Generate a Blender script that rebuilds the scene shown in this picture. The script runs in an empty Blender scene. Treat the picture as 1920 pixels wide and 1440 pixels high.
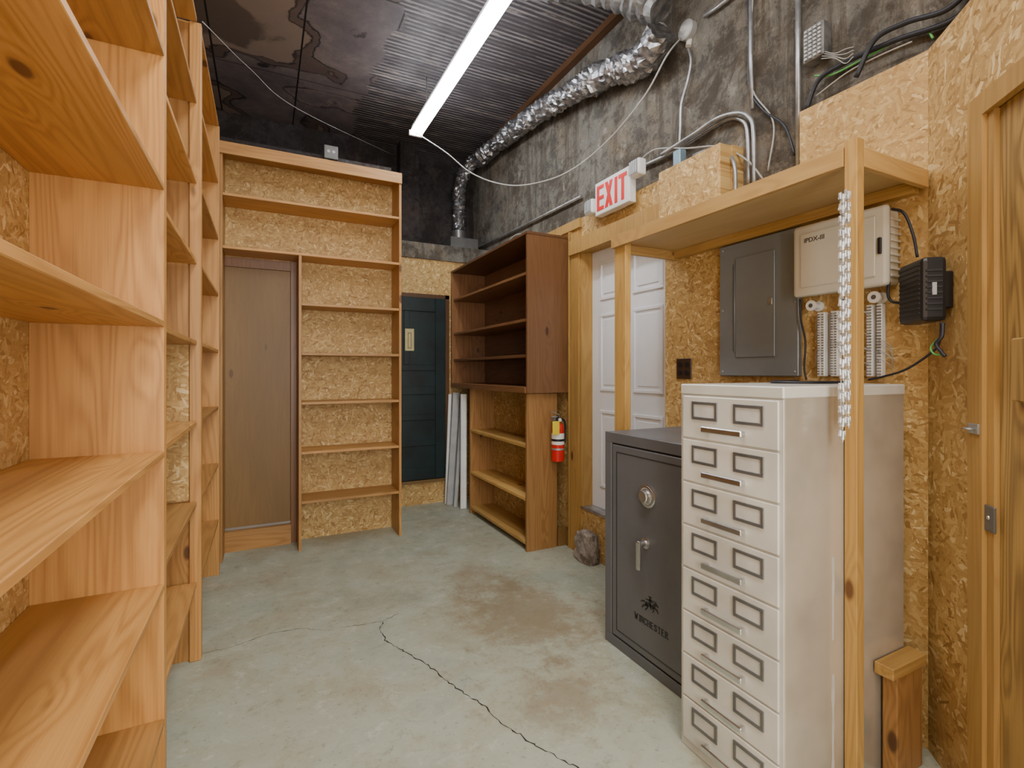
import bpy, bmesh, math, random
from mathutils import Vector, Matrix, noise as mnoise
random.seed(7)
sc=bpy.context.scene
COL=sc.collection
H=1.35; F=925.0; HV=697.0
TH=math.atan(465/F); S=math.sin(TH); CO=math.cos(TH)
def ray(u,v):
    k=(u-960)/F
    return Vector((S+k*CO, CO-k*S, (HV-v)/F))
def onx(u,v,X): d=ray(u,v); return Vector((0,0,H))+d*(X/d.x)
def ony(u,v,Y): d=ray(u,v); return Vector((0,0,H))+d*(Y/d.y)
def onz(u,v,Z=0.0): d=ray(u,v); return Vector((0,0,H))+d*((Z-H)/d.z)

# ---------------------------------------------------------------- materials
def newmat(name):
    m=bpy.data.materials.new(name); m.use_nodes=True
    nt=m.node_tree; b=nt.nodes['Principled BSDF']
    return m,nt,b
def N(nt,t,**kw):
    n=nt.nodes.new(t)
    for k,v in kw.items(): setattr(n,k,v)
    return n
def L(nt,a,b): nt.links.new(a,b)
def math_(nt,op,a,b=None,c=None):
    n=nt.nodes.new('ShaderNodeMath'); n.operation=op
    for i,x in enumerate((a,b,c)):
        if x is None: continue
        if isinstance(x,(int,float)): n.inputs[i].default_value=x
        else: nt.links.new(x,n.inputs[i])
    return n.outputs[0]
def mixc(nt,f,a,b,mode='MIX'):
    n=nt.nodes.new('ShaderNodeMix'); n.data_type='RGBA'; n.blend_type=mode
    for i,x in ((0,f),(6,a),(7,b)):
        if isinstance(x,(int,float)): n.inputs[i].default_value=x
        elif isinstance(x,tuple): n.inputs[i].default_value=x if len(x)==4 else x+(1,)
        else: nt.links.new(x,n.inputs[i])
    return n.outputs[2]
def ramp(nt,f,stops):
    n=nt.nodes.new('ShaderNodeValToRGB'); e=n.color_ramp.elements
    while len(e)<len(stops): e.new(0.5)
    for i,(p,c) in enumerate(stops):
        e[i].position=p; e[i].color=c if len(c)==4 else c+(1,)
    nt.links.new(f,n.inputs[0]); return n.outputs[0]
def mr(nt,f,a,b,c=0.0,d=1.0):
    n=nt.nodes.new('ShaderNodeMapRange'); n.interpolation_type='SMOOTHSTEP'
    nt.links.new(f,n.inputs[0])
    for i,x in enumerate((a,b,c,d)): n.inputs[i+1].default_value=x
    return n.outputs[0]
def coords(nt,rand=True):
    tc=N(nt,'ShaderNodeTexCoord')
    if not rand: return tc.outputs['Object']
    oi=N(nt,'ShaderNodeObjectInfo')
    r=math_(nt,'MULTIPLY',oi.outputs['Random'],41.0)
    a=N(nt,'ShaderNodeVectorMath',operation='ADD')
    L(nt,tc.outputs['Object'],a.inputs[0]); L(nt,r,a.inputs[1]); return a.outputs[0]
def scaled(nt,v,s):
    m=N(nt,'ShaderNodeVectorMath',operation='MULTIPLY'); L(nt,v,m.inputs[0]); m.inputs[1].default_value=s; return m.outputs[0]
def noise(nt,v,scale,detail=3,rough=.5,dist=0):
    n=N(nt,'ShaderNodeTexNoise'); L(nt,v,n.inputs['Vector'])
    n.inputs['Scale'].default_value=scale; n.inputs['Detail'].default_value=detail
    n.inputs['Roughness'].default_value=rough; n.inputs['Distortion'].default_value=dist
    return n.outputs['Fac']
def bump(nt,b,h,strength,dist=.01):
    n=N(nt,'ShaderNodeBump'); n.inputs['Strength'].default_value=strength; n.inputs['Distance'].default_value=dist
    L(nt,h,n.inputs['Height']); L(nt,n.outputs[0],b.inputs['Normal'])

# light, dark, knot, roughness, ring strength
PAL={
 'pine':((.555,.285,.082),(.33,.145,.034),(.10,.035,.010),.46,.9),
 'pale':((.62,.385,.13),(.44,.23,.065),(.16,.06,.02),.55,.9),
 'old' :((.40,.205,.062),(.23,.105,.028),(.07,.03,.01),.55,1.0),
 'ply' :((.58,.41,.19),(.47,.31,.125),(.3,.16,.06),.6,.5),
 'stud':((.54,.325,.095),(.36,.185,.042),(.12,.045,.012),.6,.8),
 'dark':((.125,.056,.022),(.065,.028,.011),(.02,.008,.004),.38,.5),
 'edge':((.235,.108,.040),(.130,.056,.020),(.05,.018,.008),.4,.9),
 'brown':((.205,.115,.034),(.140,.074,.020),(.10,.05,.015),.5,.35),
 'weather':((.40,.25,.075),(.17,.10,.03),(.04,.02,.007),.7,1.2),
}
_w={}
def wood(kind,ax):
    if (kind,ax) in _w: return _w[(kind,ax)]
    c1,c2,ck,rg,rs=PAL[kind]
    m,nt,b=newmat(f'wood {kind} {ax}')
    v=coords(nt)
    i='xyz'.index(ax)
    def sv(al,cr): s=[cr]*3; s[i]=al; return tuple(s)
    n1=noise(nt,scaled(nt,v,sv(.45,6.0)),1.0,2,.45,.2)
    vo=N(nt,'ShaderNodeTexVoronoi'); L(nt,scaled(nt,v,sv(2.1,5.0)),vo.inputs['Vector']); vo.inputs['Scale'].default_value=1.0
    kd=vo.outputs['Distance']
    infl=mr(nt,kd,0,.34,1,0)
    val=math_(nt,'ADD',math_(nt,'MULTIPLY',n1,17.0),math_(nt,'MULTIPLY',infl,2.0))
    s=math_(nt,'SINE',math_(nt,'MULTIPLY',val,6.28))
    s=math_(nt,'MULTIPLY_ADD',s,.5,.5)
    s=math_(nt,'POWER',s,1.7)
    fib=noise(nt,scaled(nt,v,sv(3,150)),1.0,3,.6)
    f=math_(nt,'ADD',math_(nt,'MULTIPLY',s,.52*rs),math_(nt,'MULTIPLY',math_(nt,'SUBTRACT',fib,.32),1.0))
    col=mixc(nt,f,c1,c2)
    n2=noise(nt,scaled(nt,v,sv(.5,1.6)),1.3,3)
    col=mixc(nt,mr(nt,n2,.42,.75,0,.6),col,tuple(x*.60 for x in c1))
    col=mixc(nt,mr(nt,n2,.25,.42,.35,0),col,tuple(min(1,x*1.2) for x in c1))
    col=mixc(nt,mr(nt,kd,.05,.10,.92,0),col,ck)
    oi=N(nt,'ShaderNodeObjectInfo')
    hs=N(nt,'ShaderNodeHueSaturation'); L(nt,col,hs.inputs['Color'])
    L(nt,mr(nt,oi.outputs['Random'],0,1,.80,1.16),hs.inputs['Value'])
    L(nt,hs.outputs[0],b.inputs['Base Color'])
    b.inputs['Roughness'].default_value=rg
    bump(nt,b,fib,.12,.003)
    _w[(kind,ax)]=m; return m
def osb(name,ud,t=1.0,sc_=1.0):
    m,nt,b=newmat(name)
    tc=N(nt,'ShaderNodeTexCoord')
    d=N(nt,'ShaderNodeVectorMath',operation='DOT_PRODUCT'); L(nt,tc.outputs['Object'],d.inputs[0]); d.inputs[1].default_value=ud
    sp=N(nt,'ShaderNodeSeparateXYZ'); L(nt,tc.outputs['Object'],sp.inputs[0])
    cb=N(nt,'ShaderNodeCombineXYZ'); L(nt,d.outputs['Value'],cb.inputs[0]); L(nt,sp.outputs[2],cb.inputs[1])
    v0=cb.outputs[0]
    nn=N(nt,'ShaderNodeTexNoise'); L(nt,v0,nn.inputs['Vector']); nn.inputs['Scale'].default_value=30; nn.inputs['Detail'].default_value=2
    ad=N(nt,'ShaderNodeVectorMath',operation='MULTIPLY_ADD'); L(nt,nn.outputs['Color'],ad.inputs[0]); ad.inputs[1].default_value=(.016,.016,0); L(nt,v0,ad.inputs[2])
    outs=[]
    for k,a in enumerate((15,62,100,140,172)):
        mp=N(nt,'ShaderNodeMapping'); L(nt,ad.outputs[0],mp.inputs[0])
        mp.inputs['Rotation'].default_value=(0,0,math.radians(a)); mp.inputs['Location'].default_value=(k*7.3,k*3.1,0)
        vo=N(nt,'ShaderNodeTexVoronoi'); vo.voronoi_dimensions='2D'; L(nt,scaled(nt,mp.outputs[0],(24*sc_,95*sc_,1)),vo.inputs['Vector']); vo.inputs['Scale'].default_value=1.0
        s2=N(nt,'ShaderNodeSeparateColor'); L(nt,vo.outputs['Color'],s2.inputs[0])
        outs.append((s2.outputs[0],s2.outputs[1]))
    cur,cc=outs[0]
    for r,g in outs[1:]:
        gt=math_(nt,'GREATER_THAN',r,cur)
        mx=N(nt,'ShaderNodeMix'); L(nt,gt,mx.inputs[0]); L(nt,cc,mx.inputs[2]); L(nt,g,mx.inputs[3])
        cc=mx.outputs[0]; cur=math_(nt,'MAXIMUM',cur,r)
    col=ramp(nt,cc,[(0,(.32*t,.175*t,.048*t)),(.16,(.44*t,.265*t,.085*t)),(.6,(.54*t,.345*t,.122*t)),(.88,(.63*t,.43*t,.17*t)),(1,(.80*t,.62*t,.31*t))])
    fl=noise(nt,scaled(nt,v0,(80,210,1)),1.0,1)
    col=mixc(nt,mr(nt,fl,.65,.73,0,.55),col,(.18*t,.09*t,.025*t))
    big=noise(nt,v0,1.3,3)
    col=mixc(nt,mr(nt,big,.45,.7,0,.35),col,(.32*t,.18*t,.055*t))
    L(nt,col,b.inputs['Base Color']); b.inputs['Roughness'].default_value=.6
    bump(nt,b,cc,.3,.004)
    return m
def plain(name,c,rough=.5,metal=0,var=.12,scale=8,emit=0,ecol=None):
    m,nt,b=newmat(name)
    v=coords(nt,False)
    n=noise(nt,v,scale,4,.6)
    col=mixc(nt,mr(nt,n,.35,.7,0,1),c,tuple(x*(1-var*2) for x in c))
    L(nt,col,b.inputs['Base Color'])
    b.inputs['Roughness'].default_value=rough; b.inputs['Metallic'].default_value=metal
    if emit:
        b.inputs['Emission Color'].default_value=(ecol or c)+(1,); b.inputs['Emission Strength'].default_value=emit
    return m
def mk_floor():
    m,nt,b=newmat('concrete floor'); v=coords(nt,False)
    n1=noise(nt,v,1.3,6,.65,.6); n2=noise(nt,v,7,9,.8,.2); n3=noise(nt,v,45,3,.6); n4=noise(nt,v,2.6,9,.8,.3)
    col=ramp(nt,n1,[(.3,(.28,.315,.25)),(.48,(.385,.405,.315)),(.60,(.345,.345,.255)),(.72,(.31,.285,.19))])
    col=mixc(nt,mr(nt,n4,.47,.62,0,.6),col,(.32,.275,.175))
    col=mixc(nt,mr(nt,n2,.54,.68,0,.6),col,(.215,.19,.125))
    col=mixc(nt,mr(nt,n2,.34,.46,.65,0),col,(.50,.53,.445))
    for (px,sx,amt) in (((985,1150),(1.7,1.2),.68),((900,1090),(2.6,1.6),.4),((1060,1320),(3.0,3.0),.45),((700,1130),(2.0,3.2),.3),((640,1010),(3,3),.3)):
        c=onz(*px)
        sb=N(nt,'ShaderNodeVectorMath',operation='SUBTRACT'); L(nt,v,sb.inputs[0]); sb.inputs[1].default_value=(c.x,c.y,0)
        ln=N(nt,'ShaderNodeVectorMath',operation='LENGTH'); L(nt,scaled(nt,sb.outputs[0],(sx[0],sx[1],0)),ln.inputs[0])
        dd=math_(nt,'ADD',ln.outputs['Value'],math_(nt,'MULTIPLY_ADD',noise(nt,v,6.0,9,.85,.2),2.8,-1.4))
        col=mixc(nt,mr(nt,dd,.20,.78,amt,0),col,(.215,.16,.092))
    col=mixc(nt,mr(nt,n3,.58,.74,0,.45),col,(.14,.115,.075))
    L(nt,col,b.inputs['Base Color'])
    L(nt,mr(nt,n2,.3,.7,.30,.65),b.inputs['Roughness'])
    bump(nt,b,n3,.12,.004)
    return m
def mk_conc(name,a,bb,c,dk=.36,blot=.85):
    m,nt,b=newmat(name); v=coords(nt,False)
    n1=noise(nt,v,1.4,8,.75,.4); n2=noise(nt,v,7,9,.8,.3); n3=noise(nt,v,2.2,9,.8,.4)
    st=noise(nt,scaled(nt,v,(3,6,.45)),1.3,8,.8)
    col=ramp(nt,n1,[(.3,a),(.5,bb),(.64,c)])
    col=mixc(nt,mr(nt,n2,.48,.60,0,blot),col,tuple(x*dk for x in bb))
    col=mixc(nt,mr(nt,n3,.49,.60,0,.85),col,tuple(x*.28 for x in c))
    col=mixc(nt,mr(nt,n2,.36,.44,.7,0),col,tuple(min(1,x*1.5) for x in a))
    col=mixc(nt,mr(nt,st,.50,.62,0,.7),col,tuple(x*.30 for x in c))
    vo=N(nt,'ShaderNodeTexVoronoi'); L(nt,v,vo.inputs['Vector']); vo.inputs['Scale'].default_value=26
    col=mixc(nt,mr(nt,vo.outputs['Distance'],.08,.16,.6,0),col,tuple(x*.25 for x in bb))
    L(nt,col,b.inputs['Base Color']); b.inputs['Roughness'].default_value=.85
    bump(nt,b,n2,.8,.03)
    return m
def mk_ceiling():
    m,nt,b=newmat('stained ceiling sheets'); v=coords(nt,False)
    sp=N(nt,'ShaderNodeSeparateXYZ'); L(nt,v,sp.inputs[0])
    n1=noise(nt,v,1.6,8,.75,.2); n2=noise(nt,v,1.15,2.5,.45,.3); n5=noise(nt,v,9,6,.75)
    col=ramp(nt,n1,[(.34,(.075,.063,.068)),(.5,(.125,.102,.105)),(.66,(.21,.165,.145))])
    n2b=math_(nt,'ADD',n2,math_(nt,'MULTIPLY_ADD',n5,.05,-.025))
    col=mixc(nt,mr(nt,n2b,.57,.58,0,.75),col,(.085,.055,.042))
    col=mixc(nt,mr(nt,n2b,.60,.61,0,.6),col,(.27,.205,.165))
    col=mixc(nt,mr(nt,n2b,.66,.68,0,.7),col,(.045,.032,.028))
    for lev,w,am,cc in ((.57,.008,.95,(.008,.006,.006)),(.602,.006,.8,(.010,.007,.007)),(.41,.007,.85,(.012,.009,.009)),(.395,.004,.6,(.28,.20,.15))):
        rg=math_(nt,'ABSOLUTE',math_(nt,'SUBTRACT',n2b,lev))
        col=mixc(nt,mr(nt,rg,.0,w,am,0),col,cc)
    for ax,per,w in ((0,.61,.013),(1,1.22,.008)):
        fr=math_(nt,'FRACT',math_(nt,'DIVIDE',math_(nt,'ADD',sp.outputs[ax],10.12),per))
        col=mixc(nt,math_(nt,'LESS_THAN',fr,w/per),col,(.006,.004,.004))
    rib=math_(nt,'SINE',math_(nt,'MULTIPLY',sp.outputs[1],2*math.pi/.042))
    on=mr(nt,math_(nt,'ADD',sp.outputs[0],math_(nt,'MULTIPLY',n1,.6)),1.10,1.13,0,1)
    rc=mixc(nt,mr(nt,rib,-.3,.9,0,1),(.045,.040,.046),(.21,.185,.185))
    n6=noise(nt,scaled(nt,v,(1,5,1)),2.0,8,.75)
    rc=mixc(nt,mr(nt,n6,.46,.58,0,.8),rc,(.060,.050,.054))
    rc=mixc(nt,mr(nt,n6,.36,.44,.6,0),rc,(.29,.245,.22))
    col=mixc(nt,on,col,rc)
    L(nt,col,b.inputs['Base Color']); b.inputs['Roughness'].default_value=.6
    bump(nt,b,math_(nt,'ADD',math_(nt,'MULTIPLY',rib,on),n5),.35,.010)
    return m
M={}
M['floor']=mk_floor()
M['conc']=mk_conc('rough concrete wall',(.235,.22,.185),(.185,.17,.145),(.215,.165,.11))
M['concdark']=mk_conc('dark concrete',(.055,.050,.052),(.038,.034,.038),(.07,.05,.04))  # near-black concrete tone for beam, column and upper back wall
M['block']=mk_conc('concrete block',(.42,.37,.32),(.36,.31,.27),(.30,.23,.18),.6,.5)
M['ceil']=mk_ceiling()
M['osb_y']=osb('osb along y',(0,1,0),1.0,1.0); M['osb_x']=osb('osb along x',(1,0,0),.95,1.0)
DX=Vector((-.68,-.73,0)).normalized()
M['osb_d']=osb('osb diagonal',tuple(DX),1.0,.8)
M['white']=plain('white enamel',(.80,.80,.77),.35,0,.08,3)
M['cab']=plain('ivory cabinet paint',(.66,.64,.57),.30,0,.12,2.5)
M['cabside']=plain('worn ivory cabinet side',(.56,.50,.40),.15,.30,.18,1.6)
M['dw']=plain('white door paint',(.86,.89,.94),.4,0,.04,2)
M['chrome']=plain('brushed chrome',(.72,.72,.72),.3,1,.1,10)
M['galv']=plain('galvanised steel',(.50,.51,.52),.42,.75,.2,12)
M['foil']=plain('duct foil',(.46,.46,.48),.36,.9,.3,30)
M['wrap']=plain('grey duct wrap',(.25,.25,.25),.5,.4,.3,14)
M['lgrey']=plain('light grey metal',(.46,.47,.47),.5,.2,.1,6)
M['kick']=plain('dull metal strip',(.28,.26,.23),.5,.4,.1,6)
M['tag']=plain('label frame',(.19,.19,.185),.4,.6,.1,10)
M['paper']=plain('card',(.56,.54,.49),.7,0,.1,10)
M['safe']=plain('graphite safe paint',(.140,.144,.154),.42,.1,.08,3)
M['safed']=plain('safe groove',(.025,.025,.028),.5,0,.05,3)
M['black']=plain('black plastic',(.014,.014,.016),.4,0,.1,8)
M['blackr']=plain('black rubber',(.022,.022,.026),.55,0,.1,8)
M['brownp']=plain('brown outlet plastic',(.05,.028,.016),.4,0,.1,8)
M['green']=plain('dark green door paint',(.003,.017,.018),.42,0,.3,5)
M['panel']=plain('panel grey enamel',(.23,.26,.28),.36,.15,.08,2)
M['beige']=plain('beige plastic',(.66,.63,.53),.45,0,.08,2)
M['wp']=plain('white plastic',(.82,.81,.77),.45,0,.05,8)
M['clip']=plain('translucent white nail clip',(.70,.71,.70),.25,.3,.25,60)
M['red']=plain('red paint',(.62,.015,.012),.3,0,.05,8)
M['redl']=plain('sign red',(.75,.008,.006),.5,0,.02,8)
M['signw']=plain('sign white',(.84,.85,.85),.4,0,.02,8)
M['yellow']=plain('yellow tag',(.80,.62,.03),.5,0,.05,8)
M['lens']=plain('lamp lens',(.7,.75,.78),.15,0,.05,20)
M['bluebox']=plain('blue grey box',(.22,.33,.42),.4,.3,.1,8)
M['gwire']=plain('green wire',(.10,.42,.10),.5,0,.05,8)
M['bwire']=plain('black wire',(.02,.022,.03),.45,0,.05,8)
M['wwire']=plain('grey white wire',(.40,.40,.38),.5,0,.05,8)
M['crack']=plain('crack',(.035,.030,.022),.9,0,.2,30)
M['notice']=plain('cream notice',(.55,.45,.20),.6,0,.1,10)
M['tube']=plain('lit tube',(1,1,1),.5,0,0,8,46,(.90,.95,1.0))

# ---------------------------------------------------------------- mesh builder
class MB:
    def __init__(s,mat=None): s.bm=bmesh.new(); s.M=mat
    def box(s,x0,x1,y0,y1,z0,z1,bev=0,R=None):
        x0,x1=sorted((x0,x1)); y0,y1=sorted((y0,y1)); z0,z1=sorted((z0,z1))
        P=[(x0,y0,z0),(x1,y0,z0),(x1,y1,z0),(x0,y1,z0),(x0,y0,z1),(x1,y0,z1),(x1,y1,z1),(x0,y1,z1)]
        b2=bmesh.new()
        vs=[b2.verts.new(p) for p in P]
        for f in ((0,3,2,1),(4,5,6,7),(0,1,5,4),(1,2,6,5),(2,3,7,6),(3,0,4,7)): b2.faces.new([vs[i] for i in f])
        if bev: bmesh.ops.bevel(b2,geom=list(b2.edges),offset=bev,segments=2 if bev>.004 else 1,affect='EDGES',profile=.5)
        if R is not None:
            for v in b2.verts: v.co=R@v.co
        s.merge(b2); return s
    def merge(s,b2):
        mp={}
        for v in b2.verts:
            nv=s.bm.verts.new(s.M@v.co if s.M is not None else v.co); mp[v]=nv
        for f in b2.faces:
            nf=s.bm.faces.new([mp[v] for v in f.verts]); nf.smooth=f.smooth
        b2.free()
    def tube(s,pts,r,seg=10,smooth=True,curve=0,cap=True):
        pts=[Vector(p) for p in pts]
        rs=r if isinstance(r,(list,tuple)) else None
        if curve and len(pts)>2:
            q=[pts[0]*2-pts[1]]+pts+[pts[-1]*2-pts[-2]]; out=[]
            for i in range(1,len(q)-2):
                for k in range(curve):
                    t=k/curve
                    a,b,c,d=q[i-1],q[i],q[i+1],q[i+2]
                    out.append(.5*((2*b)+(c-a)*t+(2*a-5*b+4*c-d)*t*t+(3*b-a-3*c+d)*t**3))
            out.append(pts[-1]); pts=out
        b2=bmesh.new(); rings=[]
        T=(pts[1]-pts[0]).normalized()
        up=Vector((0,0,1)) if abs(T.z)<.9 else Vector((1,0,0))
        A=T.cross(up).normalized()
        for i,p in enumerate(pts):
            if i==0: t=pts[1]-pts[0]
            elif i==len(pts)-1: t=pts[-1]-pts[-2]
            else: t=pts[i+1]-pts[i-1]
            t=t.normalized() if t.length>1e-9 else T
            A=(A-t*A.dot(t)).normalized(); B=t.cross(A)
            rr=rs[i] if rs else r
            rings.append([b2.verts.new(p+(A*math.cos(2*math.pi*k/seg)+B*math.sin(2*math.pi*k/seg))*rr) for k in range(seg)])
        for a,b in zip(rings,rings[1:]):
            for k in range(seg):
                f=b2.faces.new((a[k],a[(k+1)%seg],b[(k+1)%seg],b[k])); f.smooth=smooth
        if cap:
            b2.faces.new(rings[0][::-1]); b2.faces.new(rings[-1])
        bmesh.ops.recalc_face_normals(b2,faces=b2.faces)
        s.merge(b2); return s
    def lathe(s,p,ax,prof,seg=24):
        ax=Vector(ax).normalized(); p=Vector(p)
        pts=[p+ax*d for d,r in prof]; rr=[max(r,.0003) for d,r in prof]
        up=Vector((0,0,1)) if abs(ax.z)<.9 else Vector((1,0,0))
        A=ax.cross(up).normalized(); B=ax.cross(A)
        b2=bmesh.new()
        rings=[[b2.verts.new(q+(A*math.cos(2*math.pi*k/seg)+B*math.sin(2*math.pi*k/seg))*r) for k in range(seg)] for q,r in zip(pts,rr)]
        for a,b in zip(rings,rings[1:]):
            for k in range(seg): f=b2.faces.new((a[k],a[(k+1)%seg],b[(k+1)%seg],b[k]))
        b2.faces.new(rings[0][::-1]); b2.faces.new(rings[-1])
        bmesh.ops.recalc_face_normals(b2,faces=b2.faces)
        s.merge(b2); return s
    def poly(s,pts2,R,d=.001):
        b2=bmesh.new()
        a=[b2.verts.new(R@Vector((x,y,0))) for x,y in pts2]; b=[b2.verts.new(R@Vector((x,y,d))) for x,y in pts2]
        n=len(a)
        b2.faces.new(a[::-1]); b2.faces.new(b)
        for i in range(n): b2.faces.new((a[i],a[(i+1)%n],b[(i+1)%n],b[i]))
        bmesh.ops.recalc_face_normals(b2,faces=b2.faces)
        s.merge(b2); return s
    def frame(s,mk,a0,a1,b0,b1,w):
        mk(a0,a1,b0,b0+w); mk(a0,a1,b1-w,b1); mk(a0,a0+w,b0+w,b1-w); mk(a1-w,a1,b0+w,b1-w)
        return s
ORG={}
def obj(name,mb,mat,parent=None):
    me=bpy.data.meshes.new(name)
    o=ORG.get(parent.name,Vector()) if parent else Vector()
    if parent is not None:
        for v in mb.bm.verts: v.co-=o
    mb.bm.to_mesh(me); mb.bm.free()
    me.materials.append(mat)
    ob=bpy.data.objects.new(name,me); COL.objects.link(ob)
    if parent is not None: ob.parent=parent; ORG[ob.name]=o
    else: ORG[ob.name]=Vector()
    return ob
def thing(name,label,cat,loc,group=None):
    o=bpy.data.objects.new(name,None); COL.objects.link(o); o.location=loc; o.empty_display_size=.1
    ORG[o.name]=Vector(loc); o['label']=label; o['category']=cat
    if group: o['group']=group
    return o
def tag(o,label,cat,group=None):
    o['label']=label; o['category']=cat
    if group: o['group']=group
    me=o.data; xs=[v.co for v in me.vertices]
    c=Vector(((min(v.x for v in xs)+max(v.x for v in xs))/2,(min(v.y for v in xs)+max(v.y for v in xs))/2,min(v.z for v in xs)))
    for v in me.vertices: v.co-=c
    o.location=c; ORG[o.name]=c
    return o
def struct(name,mb,mat,parent=None):
    o=obj(name,mb,mat,parent)
    if parent is None: o['kind']='structure'
    return o
def textmesh(mb,s,size,R,ext=.001,sx=1.0,bold=0.0,align='CENTER',spc=1.0):
    cu=bpy.data.curves.new('t','FONT'); cu.body=s; cu.size=size; cu.extrude=ext; cu.align_x=align; cu.align_y='CENTER'; cu.offset=bold; cu.space_character=spc
    o=bpy.data.objects.new('t',cu); COL.objects.link(o)
    bpy.context.view_layer.update()
    me=bpy.data.meshes.new_from_object(o.evaluated_get(bpy.context.evaluated_depsgraph_get()))
    b2=bmesh.new(); b2.from_mesh(me)
    for v in b2.verts: v.co=R@Vector((v.co.x*sx,v.co.y,v.co.z))
    mb.merge(b2)
    bpy.data.objects.remove(o); bpy.data.curves.remove(cu); bpy.data.meshes.remove(me)
def face_mx(p):
    return Matrix(((0,0,-1,p[0]),(-1,0,0,p[1]),(0,1,0,p[2]),(0,0,0,1)))
# block serif capitals made of strokes on a 5 x 7 grid
SER={'W':[[(0,7),(1.2,0),(2.5,5),(3.8,0),(5,7)]],'I':[[(1.5,0),(1.5,7)]],'N':[[(0.3,0),(0.3,7),(4,0),(4,7)]],
 'C':[[(4,5.6),(3.2,6.8),(1.6,7),(.3,5.2),(.3,1.8),(1.6,0),(3.2,.2),(4,1.4)]],'H':[[(.4,0),(.4,7)],[(4,0),(4,7)],[(.4,3.5),(4,3.5)]],
 'E':[[(3.8,7),(.4,7),(.4,0),(3.8,0)],[(.4,3.6),(3,3.6)]],'S':[[(3.8,5.8),(2.6,7),(1,6.8),(.3,5.4),(1,4),(3,3.1),(3.8,1.7),(3,.2),(1.2,0),(.2,1.3)]],
 'T':[[(0,7),(4.4,7)],[(2.2,7),(2.2,0)]],'R':[[(.4,0),(.4,7),(2.8,7),(3.8,5.4),(2.8,3.7),(.4,3.7)],[(2.2,3.7),(4.2,0)]]}
SERF={'W':[(0,7),(5,7)],'I':[(1.5,0),(1.5,7)],'N':[(.3,0),(.3,7),(4,7)],'H':[(.4,0),(.4,7),(4,0),(4,7)],'R':[(.4,0),(4.3,0)],'T':[(2.2,0)],'E':[],'C':[],'S':[]}
def seriftext(m,s,R,h,sp=1.25):
    k=h/7; wd={'I':3,'W':6.2}; tot=sum(wd.get(c,5)*sp for c in s); x=-tot/2
    def seg(a,b,w):
        a=Vector(a);b=Vector(b);d=(b-a); n=Vector((-d.y,d.x)).normalized()*w/2; e=d.normalized()*w*.3
        P_=[a-n-e,b-n+e,b+n+e,a+n-e]
        m.poly([(p.x*k,p.y*k) for p in P_],R,.0011)
    for c in s:
        for st in SER[c]:
            for a,b in zip(st,st[1:]): seg((a[0]+x,a[1]),(b[0]+x,b[1]),1.15 if abs(a[0]-b[0])<1.6 else .8)
        for p in SERF[c]: seg((p[0]+x-1.1,p[1]),(p[0]+x+1.1,p[1]),.55)
        x+=wd.get(c,5)*sp

# ---------------------------------------------------------------- room shell
XW=2.12; XC=2.20; XL=-.60; YP=4.315; YR=4.90; YU=5.40; ZC=3.82
DP=Vector((2.12,.907,0)); DY=Vector((-DX.y,DX.x,0))
DM=Matrix(((DX.x,DY.x,0,DP.x),(DX.y,DY.y,0,DP.y),(0,0,1,0),(0,0,0,1)))
struct('floor',MB().box(XL-.1,2.6,-1.7,YU+.1,-.1,0),M['floor'])
struct('ceiling',MB().box(XL-.1,2.6,-1.7,YU+.1,ZC,ZC+.1),M['ceil'])
struct('wall_left',MB().box(XL-.1,XL,-1.7,YU,0,ZC),M['osb_y'])
struct('wall_near',MB().box(XL,1.3,-1.7,-1.6,0,ZC),M['osb_x'])
struct('wall_near_side',MB().box(1.10,1.18,-1.6,-.19,0,ZC),M['osb_y'])
struct('wall_back',MB().box(XL,1.01,YP,YP+.08,0,2.98),M['osb_x'])
struct('beam',MB().box(XL,1.01,YP+.08,YP+.2,2.9,3.16),M['concdark'])
struct('wall_back_recess',MB().box(.7,XW,YR,YR+.1,0,2.50),M['osb_x'])
struct('wall_back_ledge',MB().box(.7,XC,YR-.02,YU,2.50,2.66),M['conc'])
struct('wall_back_upper',MB().box(XL,XC,YU,YU+.1,2.5,ZC),M['concdark'])
struct('wall_recess_side',MB().box(.66,.70,YP+.08,YR,0,2.6),M['osb_y'])
struct('column',MB().box(1.30,1.50,5.24,5.40,2.66,ZC),M['concdark'])
d0,d1,dz0,dz1=2.20,3.06,.35,2.26
w=MB()
w.box(XW,XC,.88,1.38,0,2.5); w.box(XW,XC,1.38,1.73,0,2.02); w.box(XW,XC,1.73,d0,0,2.5)
w.box(XW,XC,d0,d1,0,dz0-.02); w.box(XW,XC,d0,d1,dz1,2.5); w.box(XW,XC,d1,YR,0,2.5)
struct('wall_right',w,M['osb_y'])
w=MB()
w.box(XC,XC+.2,-.2,d0,0,ZC); w.box(XC,XC+.2,d1,YU,0,ZC); w.box(XC,XC+.2,d0,d1,dz1,ZC); w.box(XC,XC+.2,d0,d1,0,dz0)
struct('wall_right_concrete',w,M['conc'])
w=MB(DM)
w.box(0,.365,0,.09,0,2.5); w.box(.365,1.2,0,.09,2.12,2.5); w.box(1.2,1.5,0,.09,0,2.5)
struct('wall_diagonal',w,M['osb_d'])
struct('wall_diagonal_concrete',MB(DM).box(-.1,1.5,.095,.25,2.2,ZC),M['conc'])
struct('beam.001',MB().box(2.14,XC,1.2,YU,ZC-.05,ZC),wood('dark','y'))
struct('trim_1',MB().box(2.04,XW,1.74,2.17,2.07,2.5,.003),M['osb_y'])
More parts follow.
